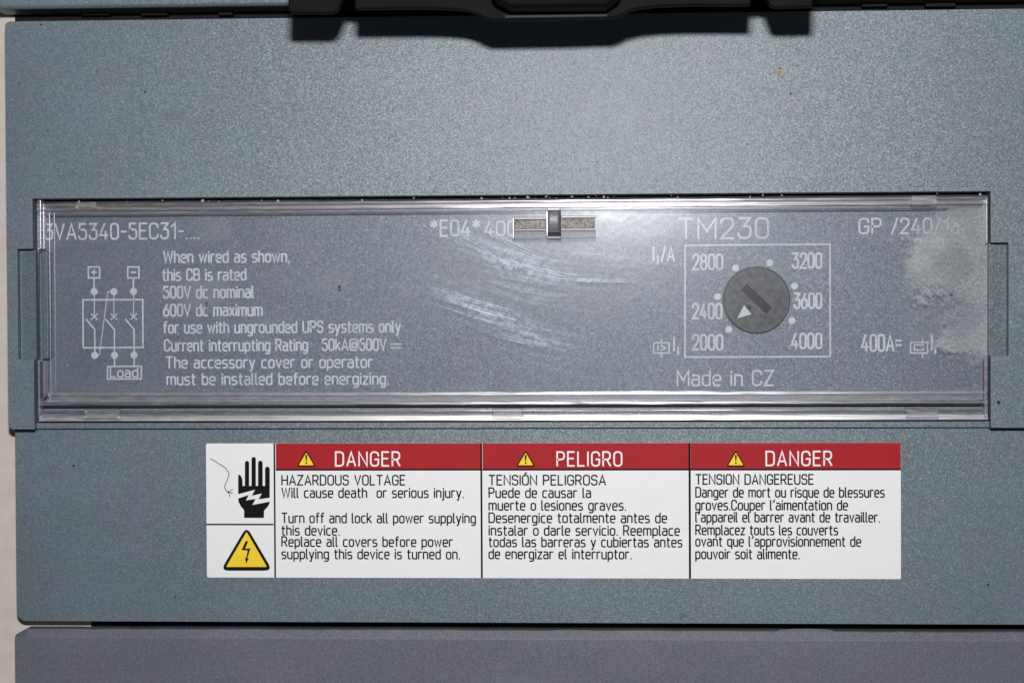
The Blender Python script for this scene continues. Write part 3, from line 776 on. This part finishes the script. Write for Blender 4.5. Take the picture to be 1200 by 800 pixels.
# scratches on the pane: bundles of hair-fine arcs
vs, fs = [], []
def arc(p0, p1, bend, wd, kk):
    a = Vector(P(*p0, CT)); b = Vector(P(*p1, CT)); d_ = b - a; nrm = Vector((-d_.y, d_.x)); pts = []
    n_ = 12
    for i in range(n_ + 1):
        t_ = i / n_; pts.append(tuple(a + d_ * t_ + nrm * bend * 4 * t_ * (1 - t_)))
    ribbon(vs, fs, pts, False, wd * PX, Z(CT + .012) + (kk % 40) * 4e-7, wd1=0)
kk = 0
for (p0, p1, bend, n_, sp) in (((515, 262), (600, 312), -.05, 16, 7), ((560, 282), (675, 322), -.09, 22, 5), ((540, 300), (668, 322), -.06, 20, 7), ((498, 338), (610, 372), -.03, 22, 6), ((520, 345), (690, 408), -.05, 18, 7), ((545, 372), (685, 405), -.06, 14, 5),
        ((640, 326), (745, 329), -.01, 8, 2), ((660, 290), (730, 296), -.02, 10, 6), ((590, 348), (700, 353), .0, 8, 5), ((490, 330), (560, 360), -.03, 10, 6), ((520, 270), (560, 290), -.03, 8, 8)):
    for i in range(n_):
        o = rnd.gauss(0, sp * .8); t0 = rnd.uniform(0, .4); t1 = rnd.uniform(.55, 1.05)
        dx, dy = p1[0] - p0[0], p1[1] - p0[1]
        arc((p0[0] + dx * t0, p0[1] + dy * t0 + o), (p0[0] + dx * t1, p0[1] + dy * t1 + o + rnd.gauss(0, 1.5)), bend * (t1 - t0) * rnd.uniform(.7, 1.3), rnd.choice((.4, .5, .6, .7, .9, 1.2)), kk); kk += 1
for i in range(70):
    x = rnd.uniform(70, 1140); y = rnd.uniform(255, 455); a_ = rnd.gauss(-.15, .5); l_ = rnd.uniform(6, 45)
    arc((x, y), (min(x + l_ * math.cos(a_), 1148), y - l_ * math.sin(a_)), rnd.uniform(-.06, .06), rnd.choice((.35, .5, .6)), kk); kk += 1
sc_ = flat('scratches', vs, [f[::-1] for f in fs], M_scratch, CC); sc_['kind'] = 'stuff'
vs, fs = [], []
for (p0, p1, bend, n_, sp) in (((540, 268), (676, 322), -.08, 7, 8), ((500, 340), (640, 380), -.03, 8, 7), ((560, 300), (700, 330), -.04, 6, 8), ((640, 328), (748, 329), 0, 3, 2), ((560, 380), (690, 408), -.03, 5, 5)):
    for i in range(n_):
        o = rnd.gauss(0, sp); t0 = rnd.uniform(0, .35); t1 = rnd.uniform(.6, 1.05); dx, dy = p1[0] - p0[0], p1[1] - p0[1]
        arc((p0[0] + dx * t0, p0[1] + dy * t0 + o), (p0[0] + dx * t1, p0[1] + dy * t1 + o), bend * (t1 - t0), rnd.choice((.5, .7, .9)), kk); kk += 1
sg_ = flat('deep_scratches', vs, [f[::-1] for f in fs], scratch_mat('deep_scratches', .15, .6), CC); sg_['kind'] = 'stuff'
vs, fs = [], []
for (p0, p1, bend, n_, sp) in (((505, 258), (680, 322), -.07, 26, 16), ((530, 296), (690, 326), -.06, 26, 14), ((490, 334), (640, 384), -.03, 26, 16), ((520, 350), (700, 410), -.06, 22, 16), ((640, 300), (800, 318), -.02, 14, 14), ((700, 258), (790, 262), .0, 8, 8), ((540, 320), (720, 362), -.03, 18, 22)):
    for i in range(n_):
        o = rnd.gauss(0, sp * .8); t0 = rnd.uniform(0, .4); t1 = rnd.uniform(.55, 1.1); dx, dy = p1[0] - p0[0], p1[1] - p0[1]
        arc((p0[0] + dx * t0, max(p0[1] + dy * t0 + o, 251)), (p0[0] + dx * t1, max(p0[1] + dy * t1 + o, 251)), bend * (t1 - t0), rnd.choice((2, 3.5, 6, 9)), kk); kk += 1
sf_ = flat('scuff_bloom', vs, [f[::-1] for f in fs], M_scuff, CC); sf_['kind'] = 'stuff'

# ------------------------------------------------------------------ danger sticker
SH = LOW
WL = bpy.data.objects.new('warning_label', None); COL.objects.link(WL); WL.parent = CB; WL.empty_display_size = .01
WL['label'] = 'white and red danger sticker in three languages'
sx0, sy0 = P(241.5, 519.0, SH); sx1, sy1 = P(1055.7, 677.0, SH)
sy0 = P(650, 518.8, SH)[1]; sy1 = P(650, 677, SH)[1]
def rrect(x0, y0, x1, y1, r_, n=5):
    o = []
    for cx, cy, a0 in ((x1 - r_, y1 - r_, 0), (x0 + r_, y1 - r_, 90), (x0 + r_, y0 + r_, 180), (x1 - r_, y0 + r_, 270)):
        for i in range(n + 1):
            a_ = math.radians(a0 + 90 * i / n); o.append((cx + r_ * math.cos(a_), cy + r_ * math.sin(a_)))
    return o
bm = bmesh.new(); prism(bm, rrect(sx0, sy1, sx1, sy0, .00025), Z(SH + .004), Z(SH + .10)); from_bm('label_film', bm, M_white, WL)
SL = SH + .10
def srect(name, x0, y0, x1, y1, mat, lift, par=WL):
    X0, Y0 = P(x0, y0, SL)[0], P(650, y0, SL)[1]; X1, Y1 = P(x1, y1, SL)[0], P(650, y1, SL)[1]
    X1 = min(X1, sx1 - .00001); Y0 = min(Y0, sy0 - .00001)
    return flat(name, [(X0, Y1, Z(SL + lift)), (X1, Y1, Z(SL + lift)), (X1, Y0, Z(SL + lift)), (X0, Y0, Z(SL + lift))], [(0, 1, 2, 3)], mat, par)
for a_, b_ in ((323.2, 563.2), (565.4, 807.2), (809.4, 1056)): srect('red_header', a_, 518.8, b_, 549, M_red, .016)
srect('rule', 323.2, 549, 563.2, 551, M_ink, .030); srect('rule', 565.4, 549, 807.2, 551, M_ink, .030); srect('rule', 809.4, 549, 1056, 551, M_ink, .030)
for x in (322, 564.3, 808.3): srect('rule', x - 1.5, 518.8, x + 1.5, 676.9, M_ink, .036)
srect('rule', 241.9, 613.6, 320.7, 615.4, M_ink, .030)
def wt(s, x0, x1, b, cap=11.2, mat=M_ink, stroke=.150, **kw): return text('text_line', s, x0, x1, b, cap, SL, mat, WL, stroke=stroke, **kw)
M_hw = simple('white_print', (.78, .78, .78), .5)
wt('DANGER', 393.5, 468.5, 545.5, 16.2, M_hw, .115, gap=.26); wt('PELIGRO', 653, 728.5, 545.5, 16.2, M_hw, .115, gap=.26); wt('DANGER', 898, 974.5, 545, 16.2, M_hw, .115, gap=.26)
for s, x1, b in (('HAZARDOUS VOLTAGE', 474.5, 567.8), ('Will cause death  or serious injury.', 543, 582.5), ('Turn off and lock all power supplying', 557, 612), ('this device.', 397.5, 626.5), ('Replace all covers before power', 530, 639.6), ('supplying this device is turned on.', 538.5, 654)):
    wt(s, 330.5, x1, b)
for s, x1, b in (('TENSIÓN PELIGROSA', 709.5, 567.8), ('Puede de causar la', 692, 582.5), ('muerte o lesiones graves.', 733, 597.2), ('Desenergice totalmente antes de', 781, 611.8), ('instalar o darle servicio. Reemplace', 796, 626.5), ('todas las barreras y cubiertas antes', 799, 640), ('de energizar el interruptor.', 739.5, 654)):
    wt(s, 573.2, x1, b)
for s, x1, b in (('TENSION DANGEREUSE', 953, 567), ('Danger de mort ou risque de blessures', 1036, 582), ('groves.Couper l´aimentation de', 993, 597), ('l´appareil el barrer avant de travailler.', 1030.5, 611), ('Remplacez touts les couverts', 981.5, 626), ('ovant que l´approvisionnement de', 1008.5, 639.3), ('pouvoir soit alimente.', 936.5, 654)):
    wt(s, 815.5, x1, b)
def rtri(cx, top, bot, half, rr):
    """triangle with rounded corners, photo pixels"""
    return round_path([(cx, top, rr), (cx + half, bot, rr), (cx - half, bot, rr)], True)
def tri_sign(cx, cy_top, cy_bot, half, rr, inset, big=False):
    vs, fs = [], []; poly(vs, fs, rtri(cx, cy_top, cy_bot, half, rr), SL, .030); o = flat('warning_triangle', vs, fs, M_ink, WL)
    return o
for cx in (359, 616, 862.3):
    o = tri_sign(cx, 526.6, 546.8, 11.6, 2.4, 2)
    vs, fs = [], []; poly(vs, fs, rtri(cx, 529.8, 544.9, 8.9, .8), SL, .042)
    flat('yellow_field', vs, fs, M_yellow, WL)
    vs, fs = [], []; poly(vs, fs, [(cx - 1.2, 532.6), (cx + 1.2, 532.6), (cx + .6, 540), (cx - .6, 540)], SL, .054); disc(vs, fs, cx, 542.2, 1.1, SL, .054)
    flat('exclamation_mark', vs, fs, M_ink, WL)
tri_sign(289, 616.3, 668.2, 30.5, 5.5, 4)
vs, fs = [], []; poly(vs, fs, rtri(289, 622.6, 663.8, 24, 1.0), SL, .042); flat('yellow_field', vs, fs, M_yellow, WL)
def c4(x, y): return (230 + x / 4.444, 510 + y / 4.444)
vs, fs = [], []
poly(vs, fs, [c4(258, 548), c4(271, 550), c4(254, 590), c4(236, 596)], SL, .054)
poly(vs, fs, [c4(236, 596), c4(254, 589), c4(283, 586), c4(264, 598)], SL, .056)
poly(vs, fs, [c4(283, 586), c4(266, 640), c4(260, 639), c4(268, 596)], SL, .058)
poly(vs, fs, [c4(254, 636), c4(274, 638), c4(260, 667)], SL, .060)
flat('lightning_mark', vs, fs, M_ink, WL)
def c8(x, y): return (240 + x / 8.889, 510 + y / 8.889)
def finger(x0, x1, top, bot):
    m = (x0 + x1) / 2; rr = (x1 - x0) / 2
    return [(x0, bot)] + [(m - rr * math.cos(math.pi * i / 8), top + rr - rr * math.sin(math.pi * i / 8)) for i in range(9)] + [(x1, bot)]
hand = [(348, 600)] + [(348, 408), (365, 410), (382, 428), (392, 460), (394, 524)] + [(418, 524)] + finger(418, 462, 264, 524)[1:-1] + [(462, 524), (487, 524)] + finger(487, 532, 223, 524)[1:-1] + \
       [(532, 524), (555, 524)] + finger(555, 603, 262, 524)[1:-1] + [(603, 524), (628, 524)] + finger(628, 677, 324, 524)[1:-1] + [(677, 690), (672, 715), (652, 745), (618, 782), (616, 857), (410, 857), (409, 775), (375, 735), (352, 690), (348, 650)]
bm = bmesh.new(); vv = [bm.verts.new((*P(*c8(x, y), SL), Z(SL + .030))) for x, y in hand]
f_ = bm.faces.new(vv); bmesh.ops.triangulate(bm, faces=[f_], ngon_method='EAR_CLIP'); from_bm('hand_symbol', bm, M_ink, WL)
bm = bmesh.new(); vv = [bm.verts.new((*P(*c8(x, y), SL), Z(SL + .042))) for x, y in ((344, 612), (524, 564), (489, 626), (594, 604), (560, 664), (680, 647), (680, 687), (496, 722), (530, 660), (428, 674), (462, 617), (344, 656))]
f_ = bm.faces.new(vv); bmesh.ops.triangulate(bm, faces=[f_], ngon_method='EAR_CLIP'); from_bm('white_bolt', bm, M_white, WL)
vs, fs = [], []
line(vs, fs, [c8(*p) for p in round_path([(58, 240), (130, 283, 20), (212, 335, 60), (256, 395, 40), (244, 440, 30), (205, 530, 40), (222, 575, 20), (250, 592)], False)], .95, SL, .030)
line(vs, fs, [c8(235, 584), c8(252, 590), c8(290, 558)], .85, SL, .030, kk=1); line(vs, fs, [c8(250, 592), c8(292, 600)], .85, SL, .030, kk=2); line(vs, fs, [c8(248, 590), c8(262, 640)], .85, SL, .030, kk=3)
disc(vs, fs, *c8(248, 590), 1.4, SL, .034, 10)
flat('wire_symbol', vs, [f[::-1] if len(f) == 4 else f for f in fs], M_inkgrey, WL)

# ------------------------------------------------------------------ dirt specks on the front
def speck(px, py, rpx, h, mat, parent=cover, th=.06):
    x, y = P(px, py, h); bm = bmesh.new(); n_ = 9
    ring_ = [(x + rpx * PX * rnd.uniform(.5, 1.2) * math.cos(2 * math.pi * i / n_), y + rpx * PX * rnd.uniform(.5, 1.2) * math.sin(2 * math.pi * i / n_)) for i in range(n_)]
    v_ = [bm.verts.new((a_, b_, Z(h + .004))) for a_, b_ in ring_]; t_ = bm.verts.new((x, y, Z(h + th)))
    for i in range(n_): bm.faces.new((v_[i], v_[(i + 1) % n_], t_))
    return from_bm('dirt_speck', bm, mat, parent)
M_orange = simple('rusty_dirt', (.34, .20, .07), .8, .2)
speck(913.5, 86, 3.4, 0, M_orange); speck(914, 80, 1.4, 0, M_speck); speck(1170, 471.5, 2.6, 0, M_darkspeck)
for x, y, r_ in ((48, 29, 1.5), (170, 108, 1.6), (166, 105, .9), (926.5, 110, 1.3), (1126, 32, 1.2), (22, 98, 1.1), (700, 190, .8), (310, 62, .8)): speck(x, y, r_, 0, M_darkspeck)
for x, y, r_ in ((86, 545.5, 1.9), (205, 699, 1.3), (1158, 685, 1.6), (1110, 560, 1.0)): speck(x, y, r_, LOW, M_darkspeck)
for x, y, r_ in ((398, 336, 2.4), (242, 355, 2), (1115, 345, 1.6)): speck(x, y, r_, CT, M_speck, CC)
for i in range(34):
    x = rnd.uniform(560, 720) if i < 14 else rnd.uniform(60, 1150); speck(x, 231 + (600 - x) * .0088 + rnd.uniform(0, 2.5), rnd.uniform(.8, 2.0), -.7, M_dust, CC, .2)
for i in range(40):
    speck(rnd.uniform(20, 1195), rnd.uniform(40, 220), rnd.uniform(.4, .8), 0, M_dust, cover, .03)
for i in range(26):
    speck(rnd.uniform(30, 1195), rnd.uniform(508, 725), rnd.uniform(.4, .8), LOW, M_dust, cover, .03)
for i in range(30):
    speck(rnd.uniform(70, 1145), rnd.uniform(252, 455), rnd.uniform(.4, 1.0), CT, M_dust, CC, .03)
